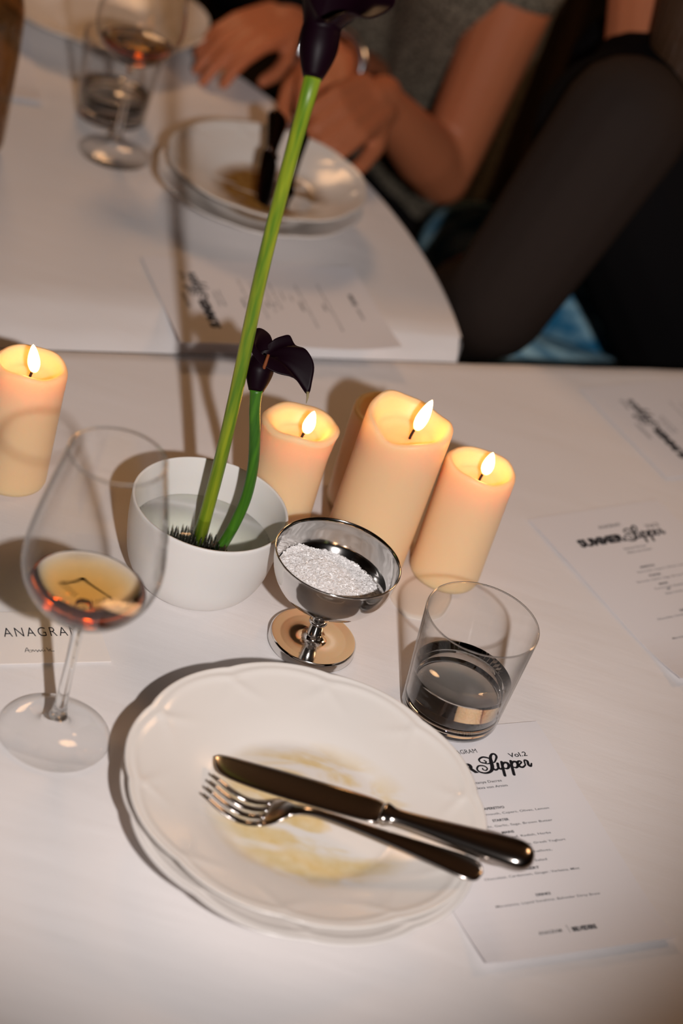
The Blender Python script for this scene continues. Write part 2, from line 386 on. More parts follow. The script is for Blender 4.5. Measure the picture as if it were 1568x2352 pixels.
p3 = mesh_obj('deep_plate', *PV, M['porcelain'], loc=(-.425, 2.135, ZF))
tag(p3, 'plate behind the far wine glass and tumbler on the half-round table', 'plate')

# ------------------------------------------------------------------ cutlery
def lay(t, A, B, roll):
    q = (B-A).to_track_quat('X', 'Z').to_matrix() @ Matrix.Rotation(roll, 3, 'X'); t.rotation_euler = q.to_euler()
def knife(name, label, A, B, roll=0, wide=1.0, m='cutlery'):
    A, B = Vector(A), Vector(B); Lk = (B-A).length
    t = thing(name, label, 'knife', A); lay(t, A, B, roll)
    k = Lk/.219
    bl = [(0, .004, 0, .0008, .0004), (.003, .002, 0, .0060, .0007), (.010, -.0005, 0, .0100, .0009), (.03, -.0016, 0, .0122, .0011), (.06, -.0012, 0, .0132, .0013), (.10, -.0002, 0, .0128, .0015), (.112, .0, 0, .0118, .0017), (.1165, 0, 0, .0095, .0022)]
    mesh_obj('blade', *loft([(s[0]*k, s[1]*wide, s[2], s[3]*wide, s[4]) for s in spline(bl, 3)], 16, 2.2), M[m], t)
    hd = [(.1160, 0, 0, .0078, .0046), (.1185, 0, 0, .0096, .0060), (.1215, 0, 0, .0086, .0054), (.126, 0, 0, .0068, .0048), (.14, 0, 0, .0072, .0050), (.17, 0, 0, .0098, .0062), (.195, 0, 0, .0122, .0074), (.207, 0, 0, .0126, .0076), (.2140, 0, 0, .0104, .0064), (.218, 0, 0, .0055, .0035), (.219, 0, 0, .0010, .0006)]
    mesh_obj('handle', *loft([(s[0]*k, s[1]*wide, s[2], s[3]*wide, s[4]) for s in spline(hd, 4)], 24, 2.3), M[m], t)
    return t
def fork(name, label, A, B, roll=0, m='cutlery'):
    A, B = Vector(A), Vector(B); k = (B-A).length/.19
    t = thing(name, label, 'fork', A); lay(t, A, B, roll)
    def zc(x): return .0 - .0125*math.sin(min(x/.058, 1)*PI)**1.2 if x < .058 else 0
    for i in range(4):
        y = (i-1.5)*.0074
        secs = []
        for q in range(9):
            f = q/8; x = .0005+.044*f; secs.append((x*k, (y*(.92+.10*f))*k, zc(x)*k, (.0008+.0017*min(1, f*3))*k, (.0005+.0006*f)*k))
        mesh_obj('tine', *loft(secs, 8, 2.5), M[m], t)
    hd = [(.043, 0, zc(.043), .0142, .0011), (.050, 0, zc(.050), .0132, .0012), (.056, 0, zc(.056), .0090, .0014), (.061, 0, .0012, .0050, .0020), (.070, 0, .0042, .0036, .0022), (.085, 0, .0052, .0037, .0022), (.12, 0, .0040, .0056, .0020), (.16, 0, .0018, .0094, .0019), (.178, 0, .0006, .0110, .0019), (.187, 0, 0, .0085, .0017), (.190, 0, 0, .001, .0008)]
    mesh_obj('handle', *loft([tuple(q*k for q in s) for s in spline(hd, 4)], 20, 2.4), M[m], t)
    return t
knife('table_knife', 'steel table knife laid on the smeared plate beside the fork', at(490, 1748, .0335), at(1226, 1976, .0580))
fork('table_fork', 'four-tined steel fork laid on the smeared plate beside the knife', at(476, 1800, .0375), at(1108, 2006, .0500))
knife('table_knife', 'dark-reflecting table knife standing in the brown sauce plate', at(600, 470, ZF+.034), at(640, 262, ZF+.080), .75, 1.0, 'cutlery_dark_reflection')
fork('table_fork', 'dark-reflecting fork standing in the brown sauce plate', at(652, 478, ZF+.042), at(700, 300, ZF+.074), .5, 'cutlery_dark_reflection')

# ------------------------------------------------------------------ wine glasses
def wine_glass(label, loc, scale=1):
    t = thing('wine_glass', label, 'wine glass', loc)
    foot = [(0, .0), (.0375, .0), (.0382, .0010), (.0380, .0020), (.030, .0030), (.018, .0052), (.0105, .0085), (.0080, .0125), (.0066, .0165), (.0, .0165)]
    mesh_obj('foot', *revolve([(r*scale, z*scale) for r, z in foot], 72), M['glass'], t)
    st = spline([(.0066, .0165), (.0048, .024), (.0040, .036), (.0036, .06), (.0039, .092), (.0056, .1030)], 4)
    mesh_obj('stem', *revolve([(0, .0165*scale)]+[(r*scale, z*scale) for r, z in st]+[(0, .1030*scale)], 24), M['solid_glass'], t)
    bo = spline([(.0056, .1032), (.015, .1058), (.0265, .1120), (.0350, .1200), (.0413, .1300), (.0446, .1400), (.0456, .1495), (.0446, .163), (.0412, .184), (.0360, .209), (.0308, .2315)], 5)
    inner = [(max(r-.0011, .0005), z+.0012 if z < .135 else z) for r, z in bo]
    prof = [(0, .1030)]+bo+[(.0303, .2321)]+inner[::-1]+[(0, inner[0][1])]
    bw = mesh_obj('bowl', *revolve([(r*scale, z*scale) for r, z in prof], 80), M['glass'], t)
    mesh_obj('rim', *revolve([((.0303+.0008*math.cos(a))*scale, (.2321+.0008*math.sin(a))*scale) for a in [2*PI*q/10 for q in range(11)]], 80), M['solid_glass'], bw)
    return t, inner
def liquid(name, label, cat, inner, level, m, loc, scale=1, gap=.0003):
    pr = [(r-gap, z+.0002) for r, z in inner if z < level]
    a = [q for q in inner if q[1] < level][-1]; b = [q for q in inner if q[1] >= level][0]
    f = (level-a[1])/(b[1]-a[1]); re = a[0]+(b[0]-a[0])*f-gap
    pr = [(0, pr[0][1])]+pr+[(re, level+.0006), (re-.0012, level), (0, level)]
    o = mesh_obj(name, *revolve([(r*scale, z*scale) for r, z in pr], 80), m, loc=loc)
    return tag(o, label, cat)
WG = Vector((-.1404, 1.0117, 0))
_, inn = wine_glass('clear stemmed wine glass standing before the place card', WG)
liquid('wine', 'amber wine in the glass standing before the place card', 'wine', inn, .1275, M['wine'], WG)
WG2 = at(262, 352, ZF); WG2.z = ZF
_, inn = wine_glass('clear stemmed wine glass on the half-round table', WG2, .96)
liquid('wine', 'amber wine in the glass on the half-round table', 'wine', inn, .1265, M['wine'], WG2, .96)

# ------------------------------------------------------------------ tumblers
def tumbler(label, loc):
    t = thing('tumbler', label, 'tumbler', loc)
    prof = [(0, .0004), (.0335, .0004), (.0357, .0016), (.0367, .0040), (.0422, .0880), (.0419, .0888), (.0411, .0888), (.0407, .0880), (.0361, .0140), (.0340, .0118), (0, .0115)]
    V, Fc = revolve(prof, 80)
    wl = mesh_obj('wall', V, Fc, M['glass'], t)
    mesh_obj('thick_base', *revolve([(0, .0008), (.0330, .0008), (.0350, .0020), (.0360, .0045), (.0355, .0135), (.0335, .0112), (0, .0110)], 80), M['solid_glass'], t)
    mesh_obj('rim', *revolve([(.0415+.0006*math.cos(a), .0888+.0006*math.sin(a)) for a in [2*PI*q/10 for q in range(11)]], 80), M['solid_glass'], wl)
    inner = [(.0340, .0119), (.0361, .0141), (.0375, .0365), (.0407, .0880)]
    return t, inner
TB = Vector((.1191, 1.1619, .0005))
_, inn = tumbler('clear straight tumbler standing on the corner of a menu', TB)
liquid('water', 'still water in the tumbler on the corner of a menu', 'water', inn, .036, M['water'], TB, gap=.0004)
TB2 = at(252, 268, ZF); TB2.z = ZF
_, inn = tumbler('clear tumbler behind the wine glass on the half-round table', TB2)
liquid('water', 'still water in the tumbler behind the far wine glass', 'water', inn, .030, M['water'], TB2, gap=.0004)
# bottle cut by the left edge of the view
BT = at(-92, 330, ZF); BT.z = ZF
t = thing('carafe', 'brownish glass carafe on the half-round table', 'carafe', BT)
mesh_obj('body', *revolve([(0, .001)]+spline([(.030, .001), (.040, .006), (.042, .03), (.042, .13), (.036, .165), (.020, .20), (.016, .24), (.018, .27)], 5)+[(.016, .27)]+spline([(.014, .24), (.018, .20), (.034, .165), (.040, .13), (.040, .03), (.038, .008), (.028, .004)], 5)+[(0, .004)], 56), M['bottle'], t)

# ------------------------------------------------------------------ steel coupe with salt
CP = Vector((.0077, 1.1896, 0))
t = thing('salt_coupe', 'polished steel footed coupe holding coarse salt', 'cup', CP)
foot = [(0, .0015), (.0325, .0), (.0334, .0010), (.0330, .0072), (.0320, .0084), (.0306, .0082)]+spline([(.026, .0072), (.018, .0066), (.011, .0070), (.0075, .0084), (.0062, .0105)], 4)+[(0, .0105)]
sharp(mesh_obj('foot', *revolve(foot, 80), M['steel'], t), 50)
cst = mesh_obj('stem', *revolve([(0, .0098), (.0062, .0098), (.0054, .0125), (.0051, .018), (.0050, .021), (.0048, .030), (.0046, .0395), (.0065, .0420), (0, .0425)], 32), M['steel'], t)
mesh_obj('ring', *revolve([(.0050, .0205), (.0062, .0208), (.0070, .0222), (.0062, .0236), (.0050, .0240)], 32), M['steel'], cst)
bo = spline([(.0045, .0400), (.014, .0408), (.026, .0445), (.0355, .0515), (.0425, .0620), (.0458, .0730), (.0466, .0815)], 5)
inn = [(max(r-.0009, .0003), z+.0009 if z < .06 else z) for r, z in bo]
lip = [(.0472, .0826), (.0474, .0836), (.0468, .0842), (.0461, .0838)]
mesh_obj('bowl', *revolve([(0, .0399)]+bo+lip+inn[::-1]+[(0, inn[0][1])], 96), M['steel'], t)
# salt: a heap of crystals
V, Fc = [], []
rng = random.Random(3)
def salt_h(x, y): return .0625 + .0055*math.exp(-((x+.010)**2+(y-.004)**2)/.0006) - .010*max(0, (x*.5+y*.7)/.05) + .0012*noise.noise(Vector((x*160, y*160, 0)))
def rin(z):
    for (r0, z0), (r1, z1) in zip(inn, inn[1:]):
        if z0 <= z <= z1: return r0+(r1-r0)*(z-z0)/(z1-z0+1e-9)
    return .04
NR, NA = 26, 72
ctr = len(V); V.append((0, 0, salt_h(0, 0)))
for i in range(1, NR+1):
    for j in range(NA):
        a = 2*PI*j/NA; r = .0428*i/NR; x, y = r*math.cos(a), r*math.sin(a); z = salt_h(x, y)
        rm = rin(max(z, .042))-.0006
        if r > rm: x, y = rm*math.cos(a), rm*math.sin(a); z = salt_h(x, y)
        V.append((x, y, z))
for j in range(NA): Fc.append((ctr, 1+j, 1+(j+1) % NA))
for i in range(NR-1):
    for j in range(NA): k = (j+1) % NA; Fc.append((1+i*NA+j, 1+(i+1)*NA+j, 1+(i+1)*NA+k, 1+i*NA+k))
b0 = len(V); bot = [(r-.0006, z+.0004) for r, z in inn if z < .058]
for r, z in bot[::-1]:
    for j in range(NA): a = 2*PI*j/NA; V.append((max(r, .0003)*math.cos(a), max(r, .0003)*math.sin(a), z))
for i in range(len(bot)-1):
    for j in range(NA): k = (j+1) % NA; Fc.append((b0+i*NA+j, b0+(i+1)*NA+j, b0+(i+1)*NA+k, b0+i*NA+k))
for q in range(5200):
    a = rng.random()*2*PI; r = .0425*math.sqrt(rng.random()); x, y = r*math.cos(a), r*math.sin(a); z = salt_h(x, y)
    if r > rin(max(z, .042))-.0012: continue
    s = .0005+.0007*rng.random()**1.5
    R = Matrix.Rotation(rng.random()*6, 3, 'X') @ Matrix.Rotation(rng.random()*6, 3, 'Z')
    bv, bf = box(-s, s, -s*.8, s*.8, -s*.6, s*.6); o = len(V); c = Vector((x, y, z+s*.35))
    V += [c+R@Vector(v) for v in bv]; Fc += [tuple(i+o for i in f) for f in bf]
tag(mesh_obj('salt', V, Fc, M['salt'], loc=CP, smooth=False), 'coarse white salt crystals heaped in the steel coupe', 'salt', kind='stuff')

# ------------------------------------------------------------------ vase with callas
VB = Vector((-.0943, 1.2231, 0))
bo = [(.0, .0012), (.036, .0), (.0395, .0008)]+spline([(.0425, .0030), (.0482, .0095), (.0530, .0200), (.0560, .0340), (.0582, .0520), (.0592, .0712)], 5)
inn = [(.0568, .0712), (.0557, .052), (.0535, .034), (.0505, .020), (.045, .0100), (.037, .0050), (0, .0045)]
va = mesh_obj('vase_bowl', *revolve(bo+[(.0588, .0722), (.0574, .0722)]+inn, 96), M['vase'], loc=VB)
tag(va, 'white round porcelain bowl vase with two calla lilies', 'vase')
lvl = .0400
pr = [(0, .0048), (.0368, .0053), (.0447, .0103), (.0502, .0203), (.0532, .0342), (.0540, lvl), (0, lvl)]
tag(mesh_obj('water', *revolve(pr, 80), M['bowl_water'], loc=VB), 'shallow clear water in the white bowl vase', 'water')
KZ = Vector((-.098, 1.226, .0052))
kz = thing('flower_frog', 'dark pin flower frog in the white bowl vase', 'flower frog', KZ)
mesh_obj('base', *revolve([(0, 0), (.029, 0), (.030, .001), (.030, .0075), (.029, .0085), (0, .0085)], 48), M['iron'], kz)
pv, pf = revolve([(.0009, 0), (.0008, .011), (0, .0150)], 6)
pm = None
for i in range(-6, 7):
    for j in range(-6, 7):
        x, y = i*.0047+(j % 2)*.0023, j*.0047
        if x*x+y*y > .0275**2: continue
        if pm is None: pm = mesh_obj('pin', pv, pf, M['iron'], kz, loc=(x, y, .008))
        else: o = pm.copy(); COL.objects.link(o); o.location = (x, y, .008)
def calla_head(base, px, throat, loop, r0, belly, fall=0, tk=.62):
    """rings from the stem through belly and throat to the lip; loop = lip edge in (right, down, depth mm) pixels of size 1/px m about the throat"""
    U = rt.copy(); W = up.copy(); D = Vector((fw.x, fw.y, 0)).normalized(); FWD = fw.copy()
    na, lp = 72, loop+[loop[0]]
    q = spline([tuple(map(float, loop[-1]))]+[tuple(map(float, a)) for a in lp]+[tuple(map(float, loop[1]))], 24)[24:-25]
    edge = [q[int(k*len(q)/na)] for k in range(na)]
    T = base + U*(throat[0]/px) - W*(throat[1]/px)
    ax = (T-base); V, Fc = [], []
    rings = []
    n1 = (U - ax*U.dot(ax)/ax.length_squared).normalized(); n2 = -(D - ax*D.dot(ax)/ax.length_squared).normalized()
    ang = [2*PI*k/na for k in range(na)]
    for f in [i/12 for i in range(12)]:
        r = r0+(belly-r0)*math.sin(min(1, f*1.35)*PI/2)-(belly*(.98-tk))*max(0, f-.6)/.4
        rings.append([base+ax*f+(n1*math.cos(a)+n2*math.sin(a))*r for a in ang])
    for f in [i/16 for i in range(17)]:
        row = []
        for k, a in enumerate(ang):
            t0 = T+(n1*math.cos(a)+n2*math.sin(a))*belly*tk
            e = edge[k]; p = T+U*(e[0]/px)-W*(e[1]/px)+FWD*(e[2]/1000)
            c = t0.lerp(p, f) + W*(math.sin(f*PI)*.12*(p-t0).length)
            if f > .8: c = c - W*((f-.8)*5)**2*fall
            row.append(c)
        rings.append(row)
    for i, R in enumerate(rings):
        V += R
    for i in range(len(rings)-1):
        for k in range(na): j = (k+1) % na; Fc.append((i*na+k, i*na+j, (i+1)*na+j, (i+1)*na+k))
    return V, Fc
def solidify(o, th):
    m = o.modifiers.new('thickness', 'SOLIDIFY'); m.thickness = th; m.offset = 0
E1 = Vector((.93, .30, 0))
# tall calla
b0 = at(455, 1246, .016)
top = at(716, 172, .412)
t = thing('calla_lily', 'tall calla lily with a long straight green stem and dark flower', 'flower', b0)
path = [Vector((0, 0, 0)).lerp(top-b0, q/14)+Vector((.0016*math.sin(q*.5), .001*math.sin(q*.4), 0)) for q in range(15)]
mesh_obj('stem', *tube(path, [.0056]+[.0050]*12+[.0052, .0058], 16), M['stem'], t)
big_loop = [(165, -48, 0), (110, -8, -14), (62, -14, -22), (10, 10, -22), (-30, -60, -14), (-45, -140, 0), (-12, -200, 12), (40, -150, 18), (70, -175, 20), (120, -120, 14), (160, -90, 6)]
sp = mesh_obj('spathe', *calla_head(path[-1]-Vector((0, 0, .002)), 3500, (22, -118), big_loop, .0060, .0128, tk=.95), M['spathe'], t)
solidify(sp, .0009)
# small calla
b1 = at(503, 1264, .016)
ctl = [(503, 1264, .016), (538, 1205, .036), (566, 1140, .062), (581, 1070, .090), (585, 1000, .118), (585, 940, .142), (589, 893, .160)]
pts = [at(*c) for c in ctl]; yb = b1.y
pts = []
for (u, v, z0) in ctl:      # the stem stands in one upright plane through its foot
    d = (u-784)/F_PX*rt - (v-1176)/F_PX*up + fw; pts.append(CAM + d*(yb/d.y))
t = thing('calla_lily', 'short calla lily with a bent stem and nearly black flower', 'flower', b1)
path = [Vector(q)-b1 for q in spline([tuple(p) for p in pts], 5)]
nn = len(path)
mesh_obj('stem', *tube(path, [.0042+.0012*max(0, (i-nn*.85)/(nn*.15)) for i in range(nn)], 14), M['stem_dark'], t)
small_loop = [(107, 92, 0), (78, 56, -6), (36, 44, -9), (-6, 20, -9), (-30, -20, -6), (-30, -52, -1), (-8, -66, 4), (16, -52, 8), (26, -26, 9), (36, -14, 9), (46, -44, 9), (64, -50, 9), (78, -26, 7), (104, -14, 3), (122, 20, 1), (118, 60, 0)]
sp = mesh_obj('spathe', *calla_head(path[-1]-Vector((0, 0, .002)), 3250, (15, -84), small_loop, .0050, .0102), M['spathe'], t)
solidify(sp, .0007)
tp = path[-1]-Vector((0, 0, .002))+rt*((15+107)/3250)-up*((-84+92)/3250)
mesh_obj('withered_tip', *tube([tp+up*.002, tp-up*.002, tp-up*.0065-rt*.001], [.0012, .0008, .0002], 8), M['tip'], sp)
mesh_obj('spadix', *tube([(0, .001, .006), (.001, .003, .018), (.0015, .005, .0275)], [.0012, .0014, .0010], 8), M['spadix'], t, loc=path[-1])

# ------------------------------------------------------------------ candles
def candle(label, loc, r, h, seed, wick=(0, 0), lit=True, pool_r=.62, lip=0.0, slump=.004, dip=None, flame_tilt=(0, 0), flame_h=.026, lean=(0, 0), flare=0.0):
    t = thing('pillar_candle', label, 'candle', loc); t.rotation_euler = (lean[0], lean[1], 0)
    rs = random.Random(seed); ph = rs.random()*6
    def edge(a):
        e = slump*(.6*math.sin(a+ph)+.4*math.sin(2*a+ph*1.7)+.25*math.sin(5*a+ph))
        if dip:
            for (da, dd, dw) in dip: e += dd*math.exp(-((math.atan2(math.sin(a-da), math.cos(a-da)))/dw)**2)
        return e
    prof = [(0, .0002), (r-.004, .0002), (r-.0012, .0014), (r, .0050)]+[(r+flare*max(0, (q-.72*h)/(.28*h))**1.6, q) for q in [h*(.1+.85*i/22) for i in range(23)]]
    rt_ = r+flare
    top = [(rt_+lip-.0004, h-.0022), (rt_+lip-.0016, h-.0004), (rt_+lip-.0042, h), (r*.80, h-.0035), (r*.70, h-.0095), (r*pool_r, h-.0140), (r*.35, h-.0160), (0, h-.0160)]
    H = h
    def wob(rr, z, a):
        if z > H*.80: f = (z-H*.80)/(H*.20); k = 1 if rr > r*.78 else max(0, (rr-r*.5)/(r*.28)); return rr*(1+.010*noise.noise(Vector((3*math.cos(a), 3*math.sin(a), seed)))), z+edge(a)*f*k
        return rr*(1+.004*noise.noise(Vector((2*math.cos(a), 2*math.sin(a), z*30+seed)))), z
    mesh_obj('wax_body', *revolve(prof+top, 72, wob), M['wax'], t)
    wx, wy = wick
    wp = [(wx, wy, h-.017), (wx+.0003, wy, h-.012), (wx+.0012, wy, h-.007), (wx+.0030, wy, h-.0045)]
    wk = mesh_obj('wick', *tube(spline(wp, 4), .0011, 8), M['wick'], t)
    if lit:
        fp = [(0, 0), (.0026, .0012), (.0043, .005), (.0048, .0095), (.0043, .0145), (.0031, .0195), (.0015, .0238), (0, .026)]
        k = flame_h/.026
        V, Fc = revolve([(a*(.85+.15*k), b*k) for a, b in spline(fp, 3)], 20)
        V = [(x+flame_tilt[0]*z+7*flame_tilt[0]*z*z, y+flame_tilt[1]*z, z) for x, y, z in V]
        mesh_obj('flame', V, Fc, M['flame'], wk, loc=(wx+.0026, wy, h-.0068))
    return t
candle('tall wide candle behind the steel coupe, the biggest of the lit ones', (.0255, 1.3207, 0), .0342, .1345, 1, (.004, -.001), dip=[(-2.0, -.0045, .45), (2.3, .006, .5), (.9, -.003, .5)], flame_tilt=(.10, 0), flame_h=.030, slump=.003, lean=(0, .03))
candle('lit candle with a rounded top beside the tumbler', (.0930, 1.3300, 0), .0288, .1085, 5, (.002, 0), flame_h=.021, slump=.0022, flame_tilt=(.02, 0))
candle('lit candle with a flared overhanging rim behind the white bowl vase', (-.0495, 1.300, 0), .0272, .1155, 9, (.003, -.002), flare=.0030, lip=.0006, flame_h=.021, slump=.0030, dip=[(.1, .003, .4)], flame_tilt=(.06, 0))
candle('lit candle standing alone behind the wine glass', (-.2573, 1.278, 0), .0288, .1080, 12, (.001, -.001), flame_h=.0235, slump=.0026, flame_tilt=(-.16, 0))
candle('unlit-looking candle hidden in shadow behind the tallest candle', (.0125, 1.392, 0), .0292, .0925, 15, lit=False, slump=.002)
# wax spilt on the cloth
poly = [(.040, 1.352), (.046, 1.318), (.050, 1.293), (.0586, 1.273), (.071, 1.2605), (.086, 1.262), (.098, 1.272), (.103, 1.290), (.1035, 1.305), (.098, 1.33), (.085, 1.35), (.066, 1.361), (.052, 1.362)]
ps = spline(poly+[poly[0]], 6)[:-1]; c = (.076, 1.312); V, Fc = [(c[0], c[1], .0009)], []
for k, z in ((.9, .0009), (1, .0002), (1.0, -.0016)):
    V += [(c[0]+(x-c[0])*k, c[1]+(y-c[1])*k, z) for x, y in ps]
n = len(ps)
Fc = [(0, 1+i, 1+(i+1) % n) for i in range(n)]+[(1+k*n+i, 1+(k+1)*n+i, 1+(k+1)*n+(i+1) % n, 1+k*n+(i+1) % n) for k in (0, 1) for i in range(n)]
tag(mesh_obj('wax_puddle', V, Fc, M['wax_thin']), 'thin pale puddle of spilt wax on the cloth between two candles', 'wax')

# ------------------------------------------------------------------ menus and place card
_tc = {}
def text_geo(s, size, space=1.0, bold=0.0, align='LEFT'):
    key = (s, size, space, bold, align)
    if key in _tc: return _tc[key]
    cu = bpy.data.curves.new('t', 'FONT'); cu.body = s; cu.size = size; cu.space_character = space; cu.offset = bold; cu.align_x = align; cu.resolution_u = 3
    o = bpy.data.objects.new('t', cu); COL.objects.link(o)
    bpy.context.view_layer.update()
    me = o.evaluated_get(bpy.context.evaluated_depsgraph_get()).to_mesh()
    g = ([tuple(v.co) for v in me.vertices], [tuple(p.vertices) for p in me.polygons])
    bpy.data.objects.remove(o, do_unlink=True); bpy.data.curves.remove(cu)
    _tc[key] = g; return g
def fit_text(s, x0, x1, y, cap, bold=0.0, space=1.0):
    """text stretched to run from x0 to x1 on baseline y with the given cap height (mm in, metres out)"""
    V, Fc = text_geo(s, 1.0, space, bold)
    a, b = min(v[0] for v in V), max(v[0] for v in V); k = (x1-x0)/(b-a); ky = cap/.70
    return [((x0+(x-a)*k)/1000, (y+yy*ky)/1000) for x, yy, _ in V], Fc
def ribbon(pts, widths, k=8):
    """flat brush stroke through points, widths per point (mm in, metres out)"""
    q = spline([(*p, w) for p, w in zip(pts, widths)], k); V, Fc = [], []
    for i, (x, y, w) in enumerate(q):
        a, b = q[max(i-1, 0)], q[min(i+1, len(q)-1)]; dx, dy = b[0]-a[0], b[1]-a[1]; l = math.hypot(dx, dy) or 1
        nx, ny = -dy/l*w/2, dx/l*w/2; V += [((x+nx)/1000, (y+ny)/1000), ((x-nx)/1000, (y-ny)/1000)]
    for i in range(len(q)-1): Fc.append((2*i, 2*i+1, 2*i+3, 2*i+2))
    for e, sgn in ((0, 1), (len(q)-1, -1)):      # round ends
        x, y, w = q[e]; o = len(V); V += [((x+w/2*math.cos(2*PI*j/12))/1000, (y+w/2*math.sin(2*PI*j/12))/1000) for j in range(12)]; Fc.append(tuple(range(o, o+12)))
    return V, Fc
MW, ML = .147, .215
def paper_z(x, y):
    f = max(0, (-y-.055)/.052); g = max(0, (-x-.03)/.043)
    return .0004 + .0032*f**2 + .002*g**2*f + .0006*math.sin(y*28)*math.sin(x*20)**2
def sheet(name, W, H, nx, ny, zf, th, m):
    V, Fc = [], []
    for s in (0, 1):
        for j in range(ny+1):
            for i in range(nx+1):
                x, y = -W/2+W*i/nx, -H/2+H*j/ny; V.append((x, y, zf(x, y)+(th if s else 0)))
    n = (nx+1)*(ny+1)
    q = lambda i, j, s: s*n+j*(nx+1)+i
    for j in range(ny):
        for i in range(nx): Fc.append((q(i, j, 1), q(i+1, j, 1), q(i+1, j+1, 1), q(i, j+1, 1))); Fc.append((q(i, j, 0), q(i, j+1, 0), q(i+1, j+1, 0), q(i+1, j, 0)))
    for i in range(nx): Fc.append((q(i, 0, 0), q(i+1, 0, 0), q(i+1, 0, 1), q(i, 0, 1))); Fc.append((q(i, ny, 0), q(i, ny, 1), q(i+1, ny, 1), q(i+1, ny, 0)))
    for j in range(ny): Fc.append((q(0, j, 0), q(0, j, 1), q(0, j+1, 1), q(0, j+1, 0))); Fc.append((q(nx, j, 0), q(nx, j+1, 0), q(nx, j+1, 1), q(nx, j, 1)))
    return mesh_obj(name, V, Fc, m, smooth=False)
TH = .0005
def prnt(name, geo, parent, m, zf, th=TH):
    V, Fc = geo; return mesh_obj(name, [(x, y, zf(x, y)+th+.00012) for x, y in V], Fc, m, parent, smooth=False)
def make_menu():
    o = sheet('menu', MW, ML, 12, 24, paper_z, TH, M['paper'])
    tag(o, 'printed menu under the tumbler and the knife handle', 'menu', 'printed menus')
    X = lambda x: x+73.5; Y = lambda y: y+107.5       # millimetres from the top right corner
    def line(s, x0, x1, y, cap, bold=0, m='ink_grey', name='printed_line'):
        return prnt(name, fit_text(s, X(x0), X(x1), Y(y), cap, bold), o, M[m], paper_z)
    line('ANAGRAM', -87.3, -63, -26.6, 4.2, 0, 'ink'); line('Vol.2', -40, -25, -34.6, 4.4, .012, 'ink')
    # heavy slab capitals
    line('SUMMER', -121.5, -71.0, -45.6, 9.0, .062, 'ink', 'title')
    S = []
    def st(pts, ws): S.append(ribbon([(X(a), Y(b)) for a, b in pts], ws))
    # the large script S with its two curls
    st([(-61.5, -35.0), (-60.6, -36.6), (-62.6, -37.6), (-65.2, -36.2), (-65.0, -33.4), (-61.0, -31.6), (-56.8, -33.4), (-55.4, -36.2)], [1.2, 1.2, 1.2, 1.3, 1.5, 1.6, 1.5, 1.3])
    st([(-56.4, -37.4), (-60.4, -38.6), (-63.6, -36.9)], [1.1, 1.1, 1.0])
    st([(-52.6, -36.0), (-50.2, -32.6), (-50.4, -29.9), (-52.6, -29.6), (-55.0, -32.2), (-56.8, -37.0), (-58.2, -42.0), (-61.2, -46.0), (-66.0, -47.4), (-70.2, -45.6), (-71.0, -42.6), (-68.4, -39.8), (-64.4, -40.2), (-62.8, -42.8), (-64.6, -44.8), (-66.6, -43.8), (-66.4, -42.4)], [1.4, 1.8, 1.9, 1.8, 2.3, 3.0, 3.0, 2.4, 1.8, 1.6, 1.5, 1.4, 1.3, 1.2, 1.1, 1.1, 1.0])
    st([(-52.6, -36.0), (-54.6, -37.8), (-57.0, -37.8)], [1.4, 1.2, 1.0])
    # u p p e r
    st([(-57.2, -39.0), (-58.4, -43.0), (-57.0, -45.2), (-54.4, -44.0), (-52.4, -39.4)], [2.3, 2.3, 1.9, 1.5, 2.2]); st([(-52.4, -39.2), (-53.6, -43.2), (-52.4, -45.0), (-50.6, -43.4)], [2.2, 2.2, 1.6, 1.2])
    for k in (0, 7.6):
        st([(-48.6+k, -38.2), (-50.6+k, -44.8), (-52.4+k, -51.6)], [2.3, 2.4, 2.4])
        st([(-49.6+k, -42.0), (-47.0+k, -39.2), (-44.6+k, -40.0), (-45.0+k, -43.2), (-47.4+k, -45.2), (-49.2+k, -44.4)], [1.3, 1.8, 2.3, 2.3, 1.7, 1.2])
    st([(-37.8, -44.2), (-35.6, -42.4), (-33.2, -40.4), (-34.4, -39.0), (-36.6, -40.6), (-36.8, -43.8), (-34.6, -45.4), (-31.4, -43.6)], [1.2, 1.3, 1.5, 1.6, 2.2, 2.3, 1.8, 1.3])
    st([(-31.4, -43.6), (-30.0, -39.0), (-28.0, -39.9), (-28.8, -43.6), (-27.6, -45.2), (-25.8, -42.6)], [1.3, 1.5, 1.9, 2.2, 1.8, 1.2])
    prnt('title_script', merge(S), o, M['ink'], lambda x, y: paper_z(x, y)+.00003)
    line('Sutanya Dacres', -82.2, -57.3, -56.8, 2.3, .006, 'ink'); line('Alexa von Arnim', -82.4, -54.9, -62.0, 2.3, .006, 'ink')
    for s, x0, x1, y in (('APERETIVO', -83.8, -67.3, -82.0), ('STARTER', -82.4, -69.2, -93.6), ('MAINS', -80.4, -70.8, -105.2), ('OR', -77.5, -73.6, -112.6), ('DESSERT', -84.4, -67.6, -139.4), ('DRINKS', -82.0, -70.6, -162.8)):
        line(s, x0, x1, y, 2.1, .030, 'ink')
    for s, x0, x1, y in (('Vermouth, Capers, Olives, Lemon', -91, -33.4, -87.2), ('Gnocchi, Garlic, Sage, Brown Butter', -100, -36.3, -98.6), ('Curry Leaf, Radish, Herbs', -89, -43.4, -109.8), ('Salsa Verde, Greek Yoghurt', -83, -35.2, -117.3), ('Shallots,', -67, -50.2, -125.0), ('Salad', -68, -58.4, -133.0), ('Chocolate, Cardamom, Ginger, Verbena, Mint', -113, -37.8, -144.2), ('Meretamia, Liquid Sunshine, Belveder Dirty Brew', -115.5, -33.8, -168.0)):
        line(s, x0, x1, y, 1.9, .004)
    line('ANAGRAM', -97, -79.2, -196, 3.0, .005); line('BELVEDERE', -71.2, -52.4, -196.8, 3.6, .05, 'ink')
